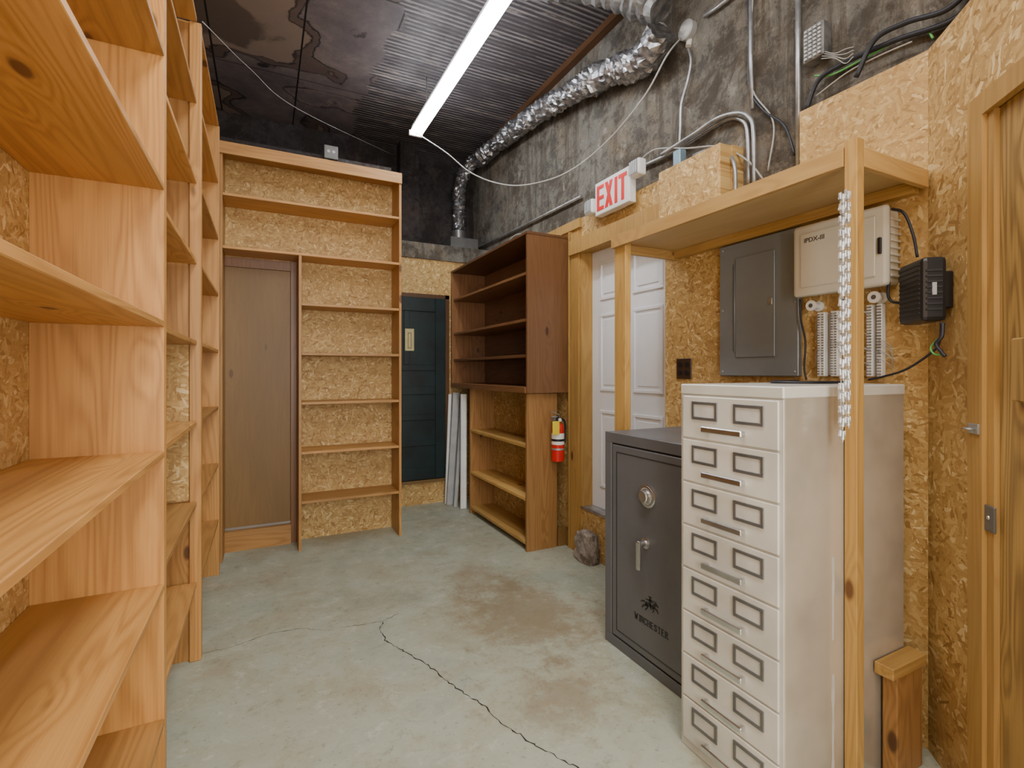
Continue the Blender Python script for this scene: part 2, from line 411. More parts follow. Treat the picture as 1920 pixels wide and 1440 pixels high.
# ---- white door
DXX=2.205
D=obj('door_1',MB().box(DXX,DXX+.04,d0,d1-.02,dz0,dz1-.022),M['dw']); D['kind']='structure'
for (a,b) in ((d0+.10,(d0+d1)/2-.05),((d0+d1)/2+.03,d1-.12)):
    for (z0,z1) in ((dz0+.16,dz0+.72),(dz0+.86,dz0+1.42),(dz0+1.52,dz0+1.80)):
        m=MB(); m.frame(lambda p,q,r,s_:m.box(DXX-.009,DXX+.0005,p,q,r,s_,.003),a,b,z0,z1,.022)
        m.box(DXX-.005,DXX+.0005,a+.045,b-.045,z0+.045,z1-.045,.002)
        obj('door_panel',m,M['dw'],D)
m=MB(); m.box(XW-.015,DXX,d1-.02,d1,dz0,dz1); m.box(XW-.03,XW,d1+.001,d1+.10,0,2.40)
m.box(XW-.05,XW,d0-.01,d1+.1,dz1-.03,dz1+.08); m.box(XW,DXX,d0,d1,dz1-.022,dz1-.001); m.box(XW-.05,XW,d0-.05,d0+.0,2.35,2.47)
struct('trim_2',m,wood('stud','z'))
struct('trim_3',MB().box(XW-.035,XW,d1+.12,3.19,0,2.42).box(XW-.02,XW,3.06,YR,2.43,2.5),wood('stud','z'))
struct('door_sill',MB().box(XW-.005,DXX,d0,d1,dz0-.02,dz0),M['galv'])
# ---- brown plywood door
D=obj('door_2',MB().box(-.55,.188,YP-.028,YP-.001,.16,2.145,.002),wood('brown','z')); D['kind']='structure'
obj('kick_strip',MB().box(-.55,.188,YP-.034,YP-.028,.152,.170),M['kick'],D)
struct('trim_4',MB().box(.190,.231,YP-.05,YP,0,2.22).box(-.58,.19,YP-.03,YP,2.147,2.22),wood('edge','z'))
struct('trim_5',MB().box(-.58,.189,YP-.075,YP,0,.15),wood('pine','x'))
# ---- green door
D=obj('door_3',MB().box(.86,1.675,YR-.03,YR,.26,2.10,.002),M['green']); D['kind']='structure'
m=MB(); yy0,yy1=YR-.042,YR-.0295
m.box(.86,.97,yy0,yy1,.26,2.10,.003); m.box(1.565,1.675,yy0,yy1,.26,2.10,.003)
for z0,z1 in ((.26,.38),(.60,.66),(.86,.92),(1.12,1.20),(1.96,2.10),(1.36,1.42)): m.box(.97,1.565,yy0,yy1,z0,z1,.003)
m.box(1.24,1.30,yy0,yy1,1.42,1.96,.003)
obj('door_rails',m,M['green'],D)
struct('trim_6',MB().box(1.676,1.72,YR-.03,YR,.25,2.14).box(.84,1.72,YR-.03,YR,2.101,2.14),wood('dark','z'))
struct('trim_7',MB().box(.72,1.72,YR-.045,YR,.225,.255),wood('brown','x'))
p=ony(768,637,YR-.045)
n=thing('notice_strip','small cream vertical notice strip stuck on the dark green door','notice',(p.x,YR-.043,p.z-.11))
obj('sheet',MB().box(p.x-.045,p.x+.045,YR-.045,YR-.041,p.z-.11,p.z+.11),M['notice'],n)
m=MB(); m.frame(lambda a,b,c,d_:m.box(a,b,YR-.0465,YR-.045,c,d_),p.x-.018,p.x+.018,p.z-.085,p.z+.07,.005)
obj('printed_mark',m,M['brownp'],n)
# ---- door on the diagonal
D=obj('door_4',MB(DM).box(.378,1.19,.004,.04,.01,2.10),wood('weather','z')); D['kind']='structure'
obj('mounting_block',MB(DM).box(.455,.52,-.016,.004,1.27,1.44,.004),wood('weather','z'),D)
m=MB(DM); m.box(.275,.345,-.022,0,0,2.165); m.box(.345,1.22,-.022,0,2.10,2.165); m.box(.345,.376,-.010,.09,0,2.10); m.box(.376,1.2,-.004,.09,2.103,2.12)
struct('trim_8',m,wood('stud','z'))
h=thing('latch_plate','small galvanised latch plate screwed to the pale door trim','latch',tuple(DM@Vector((.31,-.022,1.165))))
obj('plate',MB(DM).box(.285,.335,-.027,-.0215,1.165,1.195,.001),M['galv'],h)
obj('staple',MB(DM).tube([(.30,-.027,1.18),(.30,-.045,1.18),(.322,-.045,1.18),(.322,-.027,1.18)],.003,8),M['galv'],h)
h=thing('strike_plate','dark steel strike plate let into the door jamb edge','strike plate',tuple(DM@Vector((.36,-.012,.90))))
obj('plate',MB(DM).box(.338,.388,-.016,-.0095,.89,.965,.002),M['tag'],h)
obj('screw',MB(DM).lathe((.362,-.016,.93),(0,-1,0),[(0,.006),(.002,.005)],12),M['chrome'],h)

# ---------------------------------------------------------------- floor cracks
def crack(pts,w,jit=.006,nm='floor_crack'):
    P=[onz(u,v) for u,v in pts]; Q=[]
    for a,b in zip(P,P[1:]):
        k=max(2,int((b-a).length/.015))
        for i in range(k):
            q=a.lerp(b,i/k); Q.append(q+Vector((random.uniform(-jit,jit),random.uniform(-jit,jit),0)))
    Q.append(P[-1]); bm=bmesh.new(); prev=None
    for i,q in enumerate(Q):
        t=(Q[min(i+1,len(Q)-1)]-Q[max(i-1,0)]).normalized(); n=Vector((-t.y,t.x,0))*w*random.uniform(.2,1.2)*.5
        a=bm.verts.new((q.x+n.x,q.y+n.y,.0006)); b=bm.verts.new((q.x-n.x,q.y-n.y,.0006))
        if prev: bm.faces.new((prev[0],a,b,prev[1]))
        prev=(a,b)
    bmesh.ops.recalc_face_normals(bm,faces=bm.faces)
    if bm.faces and sum(f.normal.z for f in bm.faces)<0: bmesh.ops.reverse_faces(bm,faces=bm.faces)
    mb=MB(); mb.bm.free(); mb.bm=bm
    o=obj(nm,mb,M['crack']); o['kind']='structure'
crack([(718,1166),(713,1180),(722,1200),(750,1217),(790,1240),(822,1262),(855,1290),(880,1305),(912,1328),(945,1358),(975,1378),(1000,1395),(1045,1420),(1090,1445)],.0062)
crack([(365,1228),(430,1215),(500,1190),(560,1178),(610,1182),(660,1174),(718,1164),(748,1150)],.0038)

# ---------------------------------------------------------------- bookcases
ZS=[.37,.745,1.12,1.495,1.87,2.245,2.62]
T=.02
def side(parent,x0,x1,y0,y1,z1,kind='pine',nm='side_panel'):
    return obj(nm,MB().box(x0,x1,y0,y1,0,z1,.0015),wood(kind,'z'),parent)
def shelfy(parent,x0,x1,y0,y1,z,kind='pine',ax='y',t=T):
    return obj('shelf',MB().box(x0,x1,y0,y1,z-t,z,.002),wood(kind,ax),parent)
bx=-.28
u1=thing('bookcase','tall golden pine bookcase closest to the camera with deep empty shelves','bookcase',(-.44,1.17,0),'pine bookcases along the left wall')
side(u1,XL,bx,1.876,1.896,2.98); side(u1,XL,bx,.43,.45,2.98)
for z in (.26,.683,1.10,1.51,1.94,2.36,2.78): shelfy(u1,XL,bx,.45,1.876,z)
obj('top_board',MB().box(XL,bx,.43,1.896,2.98,3.0),wood('pine','y'),u1)
u2=thing('bookcase','narrow pine bookcase between the nearest and farthest left wall units','bookcase',(-.44,2.33,0),'pine bookcases along the left wall')
side(u2,XL,bx,1.898,1.918,2.98)
side(u2,XL,bx-.03,2.735,2.755,2.98)
obj('post',MB().box(bx-.03,bx+.018,2.715,2.757,0,2.98,.003),wood('pine','z'),u2)
for z in ZS: shelfy(u2,XL,bx,1.918,2.714,z)
obj('liner_panel',MB().box(XL,bx-.032,2.722,2.735,.75,1.475),M['osb_x'],u2)
obj('top_board',MB().box(XL,bx,1.898,2.714,2.98,3.0),wood('pine','y'),u2)
u3=thing('bookcase','far pine bookcase on the left wall next to the brown door','bookcase',(-.44,3.3,0),'pine bookcases along the left wall')
side(u3,XL,-.27,2.76,2.78,2.98); side(u3,XL,-.265,3.80,3.82,2.98)
for z in ZS: shelfy(u3,XL,-.27,2.78,3.80,z)
obj('top_board',MB().box(XL,-.27,2.76,3.82,2.98,3.0),wood('pine','y'),u3)
yb0,yb1=4.03,4.285
b=thing('bookcase','tall wide pine bookcase on the back wall built around the brown door','bookcase',(.37,4.16,0))
side(b,.99,1.01,yb0,yb1,2.96); side(b,-.28,-.262,yb0,yb1,2.96)
obj('divider',MB().box(.233,.253,yb0,yb1,0,2.225,.0015),wood('pine','z'),b)
for z in ZS[:5]: shelfy(b,.253,.99,yb0+.004,yb1+.028,z,'pine','x')
shelfy(b,-.262,.99,yb0,yb1,2.245,'pine','x'); shelfy(b,-.262,.99,yb0,yb1+.028,2.62,'pine','x')
obj('top_board',MB().box(-.28,1.01,yb0,yb1+.028,2.96,2.98,.001),wood('pine','x'),b)
obj('fascia',MB().box(-.28,1.01,yb0-.018,yb0-.0005,2.89,2.975,.001),wood('pine','x'),b)
xa,xb,ya,yb_=1.735,2.118,3.20,4.86
b=thing('wall_bookcase','dark brown open bookcase hung high on the right wall','bookcase',(1.92,4.0,1.19))
obj('side_panel',MB().box(xa,xb,ya,ya+.022,1.19,2.37,.001),wood('edge','z'),b)
obj('side_panel',MB().box(xa,xb,yb_-.022,yb_,1.19,2.37,.001),wood('edge','z'),b)
obj('top_board',MB().box(xa-.004,xb,ya-.004,yb_,2.37,2.39,.001),wood('dark','y'),b)
obj('bottom_board',MB().box(xa-.01,xb,ya+.022,yb_-.022,1.19,1.235,.002),wood('edge','y'),b)
obj('back_panel',MB().box(xb-.012,xb,ya+.022,yb_-.022,1.235,2.37),wood('edge','y'),b)
for z in (1.48,1.75,2.10): obj('shelf',MB().box(xa+.02,xb-.012,ya+.022,yb_-.022,z-.022,z,.002),wood('edge','y'),b)
b=thing('low_bookcase','low worn pine bookcase standing under the dark wall bookcase','bookcase',(1.88,3.8,0))
xa=1.755; xb=2.02; ya=3.245; yb_=4.40
obj('side_panel',MB().box(xa,xb,ya,ya+.022,0,1.185,.001),wood('old','z'),b)
obj('side_panel',MB().box(xa,xb,yb_-.022,yb_,0,1.185,.001),wood('old','z'),b)
obj('back_panel',MB().box(xb-.012,xb,ya+.022,yb_-.022,0,1.185),M['osb_y'],b)
for z in (.07,.40,.80): obj('shelf',MB().box(xa+.004,xb-.012,ya+.022,yb_-.022,z-.024,z,.002),wood('stud','y'),b)
struct('baseboard_right',MB().box(XW-.02,XW,3.19,3.24,0,.12).box(2.03,XW,3.245,3.27,0,.14),wood('brown','y'))

labs=['wide pale grey metal strip leaning in the corner beside the green door','white metal strip leaning against the others beside the low bookcase','thin light grey angle strip leaning at a slant by the low bookcase','narrow white strip at the back of the leaning metal pieces']
for k,(u0,v0,u1_,v1,wd,y) in enumerate(((843,950,858,742,.07,4.74),(868,962,872,745,.06,4.55),(853,955,870,745,.035,4.64),(836,945,846,745,.03,4.80))):
    a=ony(u0,v0,y); a.z=.004; c=ony(u1_,v1,y)
    c=Vector((c.x,y+.05,c.z+.03))
    ax=(c-a); Ln=ax.length; zz=ax.normalized(); xx=Vector((1,0,0)); xx=(xx-zz*xx.dot(zz)).normalized(); yy=zz.cross(xx)
    R=Matrix(((xx.x,yy.x,zz.x,a.x),(xx.y,yy.y,zz.y,a.y),(xx.z,yy.z,zz.z,a.z),(0,0,0,1)))
    m=MB().box(-wd/2,wd/2,-.002,.002,0,Ln,0,R).box(-wd/2,-wd/2+.004,-.02,.002,0,Ln,0,R).box(wd/2-.004,wd/2,-.02,.002,0,Ln,0,R)
    tag(obj('metal_strip',m,M['white'] if k%2 else M['lgrey']),labs[k],'metal strip','metal strips leaning in the recess')

# ---------------------------------------------------------------- extinguisher
ex=ony(1046,865,3.175); cx=ex.x; z0=ex.z
e=thing('fire_extinguisher','small red fire extinguisher with a yellow tag hung on the bookcase side','fire extinguisher',(cx,3.175,z0))
obj('cylinder',MB().lathe((cx,3.175,z0),(0,0,1),[(0,.036),(.006,.048),(.25,.048),(.275,.041),(.29,.024),(.295,.014)],28),M['red'],e)
obj('label_band',MB().lathe((cx,3.175,z0+.13),(0,0,1),[(0,.0488),(.085,.0488)],28),M['wp'],e)
obj('printed_band',MB().lathe((cx,3.175,z0+.155),(0,0,1),[(0,.0494),(.018,.0494)],28),M['black'],e)
hh=obj('valve',MB().lathe((cx,3.175,z0+.295),(0,0,1),[(0,.014),(.03,.014),(.032,.009),(.05,.009)],14),M['black'],e)
obj('lever',MB().box(cx-.055,cx+.01,3.168,3.182,z0+.335,z0+.342,.001).box(cx-.06,cx+.01,3.168,3.182,z0+.355,z0+.361,.001,Matrix.Translation((cx,0,z0+.36))@Matrix.Rotation(.35,4,'Y')@Matrix.Translation((-cx,0,-z0-.36))),M['galv'],hh)
obj('gauge',MB().lathe((cx+.005,3.158,z0+.315),(0,-1,0),[(0,.013),(.008,.013)],16),M['wp'],e)
obj('hose',MB().tube([(cx+.012,3.175,z0+.32),(cx+.050,3.17,z0+.31),(cx+.064,3.17,z0+.25),(cx+.054,3.165,z0+.14)],.008,8,True,6),M['black'],e)
obj('inspection_tag',MB().box(cx-.080,cx-.02,3.120,3.122,z0+.21,z0+.31,.0005),M['yellow'],e)
obj('bracket',MB().box(cx-.012,cx+.012,3.215,3.245,z0+.05,z0+.34,.002).lathe((cx,3.175,z0+.09),(0,0,1),[(0,.050),(.014,.050)],24),M['galv'],e)

# ---------------------------------------------------------------- safe
sx0,sx1,sy0,sy1,sh=1.54,2.10,1.375,2.015,1.05
s=thing('safe','waist high dark grey steel safe beside the white card file cabinet','safe',((sx0+sx1)/2,(sy0+sy1)/2,0))
obj('body',MB().box(sx0+.012,sx1,sy0,sy1,0,sh,.008),M['safe'],s)
m=MB(); m.frame(lambda a,b_,c,d_:m.box(sx0-.001,sx0+.012,a,b_,c,d_,.002),sy0,sy1,.0,sh,.05)
obj('door_surround',m,M['safe'],s)
obj('door_gap',MB().box(sx0+.008,sx0+.0125,sy0+.05,sy1-.05,.05,sh-.05),M['safed'],s)
dr=obj('door',MB().box(sx0-.001,sx0+.0115,sy0+.058,sy1-.058,.058,sh-.058,.003),M['safe'],s)
m=MB()
def bar(a,b_,c,d_): m.box(sx0-.0022,sx0,a,b_,c,d_)
m.frame(bar,sy0+.09,sy1-.09,.09,sh-.09,.004)
obj('door_pinstripe',m,M['safed'],dr)
d=onx(1215,930,sx0)
k=obj('combination_dial',MB().lathe((sx0,d.y,d.z),(-1,0,0),[(0,.052),(.006,.052),(.009,.046),(.012,.046),(.013,.03),(.03,.028),(.034,.024)],40),M['chrome'],dr)
obj('dial_ring',MB().lathe((sx0-.0095,d.y,d.z),(-1,0,0),[(0,.044),(.003,.040)],40),M['black'],k)
m=MB()
for i in range(30):
    a=i*math.tau/30; m.box(-.0005,.0005,.033,.039,0,.0008,0,Matrix.Translation((sx0-.0135,d.y,d.z))@Matrix.Rotation(-math.pi/2,4,'Y')@Matrix.Rotation(a,4,'Z'))
obj('dial_marks',m,M['wp'],k)
h=onx(1212,1018,sx0)
k=obj('handle',MB().lathe((sx0,h.y,h.z),(-1,0,0),[(0,.026),(.005,.026),(.007,.014),(.035,.012),(.042,.014),(.05,.012)],24).box(sx0-.052,sx0-.038,h.y-.013,h.y+.013,h.z-.115,h.z+.014,.005),M['chrome'],dr)
m=MB(); e0=onx(1219,1136,sx0-.001); R=face_mx((sx0-.001,e0.y,e0.z))@Matrix.Diagonal((.00105,.00098,.001,1))
def P(*pts): m.poly(pts,R,1.2)
P((-30,4),(-22,11),(-6,9),(10,9),(20,14),(28,24),(34,29),(39,27),(50,16),(48,12),(40,15),(34,12),(28,2),(20,-6),(2,-5),(-14,-8),(-26,-6))
P((31,28),(33,34),(36,28)); P((-29,6),(-38,10),(-52,4),(-60,-4),(-48,0),(-38,2))
P((-30,2),(-16,-4),(-22,-12),(-38,-16),(-46,-28),(-52,-26),(-44,-12),(-32,-8))
P((-20,-4),(-10,-6),(-14,-18),(-26,-32),(-32,-30),(-20,-16))
P((16,0),(28,4),(44,0),(50,-14),(46,-16),(40,-6),(28,-4)); P((10,-4),(20,-4),(26,-14),(16,-24),(12,-22),(20,-14))
P((-8,9),(4,9),(7,22),(6,32),(-4,32),(-9,22)); P((-3,33),(-4,39),(0,42),(5,39),(5,33)); P((-11,38),(12,40),(12,42),(-11,41))
P((-6,9),(3,9),(8,0),(6,-12),(10,-14),(2,-14),(2,0)); P((2,29),(14,22),(22,24),(22,21),(14,18),(2,24)); P((-26,18),(28,30),(28,32),(-26,22))
obj('rider_emblem',m,M['black'],dr)
m=MB(); t0=onx(1221,1178,sx0-.001)
seriftext(m,'WINCHESTER',face_mx((sx0-.001,t0.y,t0.z)),.026,1.18)
obj('lettering',m,M['black'],dr)

# ---------------------------------------------------------------- card file cabinet
cx0,cx1,cy0,cy1,ch=1.362,2.02,.934,1.331,1.305
c=thing('file_cabinet','tall ivory steel card file cabinet with eight double label drawers','file cabinet',((cx0+cx1)/2,(cy0+cy1)/2,0))
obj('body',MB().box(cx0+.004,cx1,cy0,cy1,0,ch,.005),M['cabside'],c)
obj('top_rim',MB().box(cx0-.004,cx1+.002,cy0-.002,cy1+.002,ch-.036,ch+.001,.004),M['cab'],c)
obj('face_frame',MB().box(cx0-.001,cx0+.0035,cy0,cy1,.001,ch-.037,.001),M['cab'],c)
pitch=.1545
for i in range(8):
    zt=1.264-i*pitch; zb=zt-pitch+.006
    dr=obj('drawer',MB().box(cx0-.008,cx0-.0005,cy0+.012,cy1-.012,zb,zt,.003),M['cab'],c)
    ym=(cy0+cy1)/2
    for yc in (ym-.086,ym+.086):
        m=MB(); m.frame(lambda a,b_,cc,d_:m.box(cx0-.0125,cx0-.0075,a,b_,cc,d_,.0008),yc-.054,yc+.054,zt-.081,zt-.018,.010)
        lh=obj('label_holder',m,M['tag'],dr)
        obj('label_card',MB().box(cx0-.0092,cx0-.008,yc-.045,yc+.045,zt-.072,zt-.027),M['paper'],lh)
    m=MB(); zh=zt-.110
    m.box(cx0-.036,cx0-.028,ym-.080,ym+.080,zh-.010,zh+.010,.003)
    for sg in (-1,1): m.box(cx0-.032,cx0-.008,ym+sg*.07-.006,ym+sg*.07+.006,zh-.007,zh+.007,.002)
    obj('handle',m,M['chrome'],dr)
m=MB()
for (u,v0,v1) in ((1562,1045,1200),(1562,1265,1440)):
    a=ony(u,v0,cy0); b2=ony(u,v1,cy0)
    n=8; pts=[]
    for k in range(n+1): pts.append((a.x-.005+random.uniform(-.003,.002),a.z+(b2.z-a.z)*k/n))
    for k in range(n,-1,-1): pts.append((a.x+.005+random.uniform(-.002,.003),a.z+(b2.z-a.z)*k/n))
    m.poly(pts,Matrix(((1,0,0,0),(0,0,-1,cy0),(0,1,0,0),(0,0,0,1))),.0008)
obj('paint_scrape',m,M['paper'],c)

# ---------------------------------------------------------------- overhead shelf on posts
fx=1.65; yn=.892; yf=2.11
o=thing('overhead_shelf','long plywood overhead shelf on two timber posts above the safe and cabinet','shelf',(1.88,1.5,0))
obj('shelf_board',MB().box(fx+.022,2.115,yn+.022,yf,2.036,2.052,.001),wood('ply','y'),o)
obj('front_rail',MB().box(fx,fx+.021,yn+.04,yf,2.005,2.066,.001),wood('pale','y'),o)
obj('end_rail',MB().box(fx+.045,2.095,yn+.002,yn+.021,2.0,2.062,.001),wood('pale','x'),o)
obj('wall_cleat',MB().box(2.08,2.118,yn+.04,yf,1.992,2.035,.001),wood('stud','y'),o)
obj('end_rail',MB().box(fx+.045,2.115,yf-.02,yf,1.985,2.035,.001),wood('pale','x'),o)
obj('post',MB().box(fx+.003,fx+.043,yn,yn+.038,0,2.085,.002),wood('stud','z'),o)
obj('post',MB().box(fx+.022,fx+.060,yf-.09,yf-.002,0,2.036,.002),wood('stud','z'),o)

# clip strands : straight stacks of nail clips
def strand(x,y,z1,z0,n,label):
    st=thing('clip_strand',label,'clip strip',(x,y,z0),'strips of white clips on the shelf post')
    obj('cord',MB().box(x-.0015,x+.0015,y-.001,y+.001,z0,z1+.02),M['clip'],st)
    for i in range(n):
        z=z1-(z1-z0)*i/(n-1)+random.uniform(-.004,.004); a=random.uniform(-.16,.16)
        R=Matrix.Translation((x,y,z))@Matrix.Rotation(a,4,'Y')
        m=MB(); m.box(-.0125,.0125,-.006,.003,-.0035,.0035,.001,R); m.box(-.004,.004,-.009,.003,-.013,.014,.0015,R)
        for sg in (-1,1): m.box(sg*.0092,sg*.0130,-.006,.001,-.002,.016,.001,R)
        m.tube([R@Vector((0,-.006,-.011)),R@Vector((0,-.006,-.021))],.0017,6)
        obj('clip',m,M['clip'],st)
p=ony(1578,372,yn-.012); q=ony(1578,815,yn-.012)
strand(p.x+.001,yn-.010,p.z,q.z,21,'white cable clip strip hanging on the left edge of the shelf post')
strand(p.x+.0285,yn-.010,p.z+.012,q.z+.04,20,'white cable clip strip hanging down the middle of the shelf post')

# ---------------------------------------------------------------- wall electrics
g=thing('breaker_panel','grey steel breaker panel with a closed inner door on the OSB wall','breaker panel',(XW,1.573,1.33))
obj('cover',MB().box(XW-.03,XW-.001,1.367,1.785,1.33,1.985,.003),M['panel'],g)
dd=obj('door',MB().box(XW-.037,XW-.0301,1.475,1.685,1.42,1.91,.002),M['panel'],g)
obj('latch',MB().box(XW-.041,XW-.037,1.485,1.505,1.66,1.69,.001),M['galv'],dd)
obj('hinge',MB().tube([(XW-.038,1.688,1.45),(XW-.038,1.688,1.88)],.004,8),M['panel'],dd)
m=MB()
for y in (1.385,1.767):
    for z in (1.35,1.66,1.965): m.lathe((XW-.03,y,z),(-1,0,0),[(0,.006),(.002,.004)],10)
obj('screws',m,M['galv'],g)
o=thing('outlet_plate','dark brown double outlet plate on the OSB beside the white door','outlet',(XW,2.05,1.31))
obj('plate',MB().box(XW-.008,XW-.0005,1.995,2.105,1.31,1.425,.003),M['brownp'],o)
m=MB()
for y in (2.025,2.075):
    for z in (1.345,1.39): m.lathe((XW-.008,y,z),(-1,0,0),[(0,.015),(.003,.015)],16)
obj('sockets',m,M['black'],o)
o=thing('plastic_enclosure','beige ribbed plastic wiring enclosure beside the grey breaker panel','enclosure',(XW-.05,1.16,1.665))
obj('case',MB().box(2.045,XW-.001,.995,1.33,1.675,1.95,.01),M['beige'],o)
obj('lid',MB().box(2.012,2.044,.985,1.34,1.665,1.96,.012),M['beige'],o)
obj('lid_panel',MB().box(2.006,2.012,1.02,1.305,1.70,1.925,.004),M['beige'],o)
m=MB(); textmesh(m,'iPDX-III',.026,face_mx((2.0055,1.245,1.892)),.0006,1.0,.0005); obj('lettering',m,M['tag'],o)
obj('latch',MB().box(2.002,2.012,1.0,1.012,1.78,1.84,.002),M['black'],o)
obj('gasket',MB().box(2.0441,2.0455,.990,1.336,1.67,1.955),M['black'],o)
m=MB()
for k in range(9): m.box(2.05,XW-.005,.988,.9955,1.70+k*.026,1.708+k*.026,.001)
obj('side_ribs',m,M['beige'],o)
o=thing('modem','black vented modem mounted on the OSB wall near the door','modem',tuple(DM@Vector((.11,-.06,1.515))))
obj('case',MB(DM).box(.02,.19,-.100,-.03,1.515,1.725,.014),M['black'],o)
m=MB(DM)
for k in range(11): m.box(.035,.175,-.103,-.099,1.54+k*.016,1.546+k*.016,.001)
for k in range(8): m.box(.187,.193,-.09,-.045,1.55+k*.018,1.557+k*.018,.001)
obj('vent_ribs',m,M['blackr'],o)
obj('mount',MB(DM).box(.06,.16,-.03,-.001,1.56,1.68,.003),M['black'],o)
obj('sticker',MB(DM).box(.190,.1935,-.074,-.062,1.60,1.64),M['lgrey'],o)
def punch(cols,v0,label):
    y1=onx(cols[0][0],v0,XW-.04).y; y0=onx(cols[-1][1],v0,XW-.04).y
    z0=1.335; z1=onx(cols[0][0],v0,XW-.04).z
    o=thing('punch_block',label,'terminal block',(XW,(y0+y1)/2,z0),'white telephone terminal blocks')
    obj('standoff',MB().box(XW-.012,XW-.0005,y0+.004,y1-.004,z0,z1,.002),M['lgrey'],o)
    for (ua,ub) in cols:
        ya=onx(ua,v0,XW-.04).y; yb=onx(ub,v0,XW-.04).y
        rl=obj('rail',MB().box(XW-.04,XW-.012,yb,ya,z0-.004,z1+.004,.002),M['wp'],o)
        m=MB(); n=24
        for i in range(n):
            z=z0+.006+(z1-z0-.012)*i/(n-1)
            for j in range(2):
                y=yb+(ya-yb)*(j+.5)/2; m.box(XW-.045,XW-.04,y-.0035,y+.0035,z-.002,z+.002)
        obj('terminals',m,M['wrap'],rl)
    m=MB()
    for k in range(12):
        z=z0+.02+(z1-z0-.03)*random.random(); ym_=(y0+y1)/2; s_=random.choice((-1,1))
        m.tube([(XW-.035,ym_+s_*.01,z),(XW-.055,ym_+s_*.03,z+.012),(XW-.03,ym_+s_*.052,z-.01),(XW-.01,ym_+s_*.05,z-.05)],.0013,5,True,4)
    obj('loose_wires',m,M['wwire'],o)
punch(((1532,1546),(1557,1570)),588,'white telephone terminal block nearer the grey breaker panel')
punch(((1624,1635),(1643,1653)),574,'white telephone terminal block right of the shelf post')
for (u,v,l) in ((1520,573,'white cable spool left of the terminal blocks'),(1583,560,'white cable spool above and between the terminal blocks'),(1638,557,'white cable spool beneath the right end of the beige enclosure')):
    a=onx(u,v,XW-.06)
    o=thing('cable_spool',l,'spool',(XW,a.y,a.z-.02),'white cable spools on the wall')
    obj('spool',MB().lathe((XW-.0005,a.y,a.z),(-1,0,0),[(0,.022),(.006,.022),(.008,.011),(.05,.011),(.052,.022),(.06,.022)],20),M['wp'],o)
    obj('bore',MB().lathe((XW-.0606,a.y,a.z),(-1,0,0),[(0,.009),(.001,.009)],14),M['tag'],o)

o=thing('exit_sign','white emergency exit sign with red letters and two lamp heads','exit sign',(2.06,2.605,2.43))
obj('housing',MB().box(2.045,2.10,2.43,2.79,2.42,2.645,.006),M['signw'],o)
m=MB(); yy=2.61; zz_=2.533
def eb(a,b_,c,d_): m.box(2.0415,2.0455,yy-a,yy-b_,zz_+c,zz_+d_)
h_=.084; st=.024
eb(-.155,-.155+st,-h_,h_)
for zc in (-h_,-st/2,h_-st): eb(-.132,-.080,zc,zc+st)
RX=face_mx((2.0455,yy,zz_))
m.poly([(-.066,h_),(-.038,h_),(.014,-h_),(-.014,-h_)],RX,.004); m.poly([(-.014,h_),(.014,h_),(-.038,-h_),(-.066,-h_)],RX,.0042)
eb(.036,.036+st+.002,-h_,h_)
eb(.076,.156,h_-st,h_); eb(.103,.103+st+.002,-h_,h_-st)
obj('lettering',m,M['redl'],o)
obj('bracket',MB().box(2.10,2.119,2.55,2.67,2.43,2.5),M['signw'],o)
for (y,z) in ((2.85,2.50),(2.37,2.60)):
    hd=obj('lamp_head',MB().box(2.03,2.09,y-.045,y+.045,z-.045,z+.055,.01),M['signw'],o)
    obj('lamp_lens',MB().box(2.022,2.03,y-.038,y+.038,z-.037,z+.045,.004),M['lens'],hd)
    m=MB()
    for k in range(5): m.box(2.019,2.023,y-.036+k*.017,y-.032+k*.017,z-.035,z+.043)
    obj('lens_ribs',m,M['wrap'],hd)
    s_=1 if y>2.6 else -1
    obj('lamp_arm',MB().tube([(2.07,y-s_*.045,z),(2.07,y-s_*.075,z+.02*s_)],.010,8),M['signw'],hd)

fxx=1.22; fz=3.50; fy0,fy1=1.95,4.37
o=thing('fluorescent_light','long lit fluorescent batten hanging under the stained ceiling','ceiling light',(fxx,(fy0+fy1)/2,fz))
obj('housing',MB().box(fxx-.035,fxx+.035,fy0,fy1,fz+.02,fz+.06,.004),M['white'],o)
obj('reflector',MB().box(fxx-.038,fxx+.038,fy0,fy1,fz+.012,fz+.02,.001),M['white'],o)
for sx in (-.036,.036):
    obj('tube',MB().tube([(fxx+sx,fy0+.03,fz-.008),(fxx+sx,fy1-.03,fz-.008)],.019,14),M['tube'],o)
for y in (fy0+.012,fy1-.012): obj('lamp_holder',MB().box(fxx-.062,fxx+.062,y-.012,y+.012,fz-.032,fz+.014,.003),M['white'],o)
for y in (fy0+.35,fy1-.35): obj('hanger',MB().tube([(fxx,y,fz+.06),(fxx,y,ZC)],.004,8),M['galv'],o)

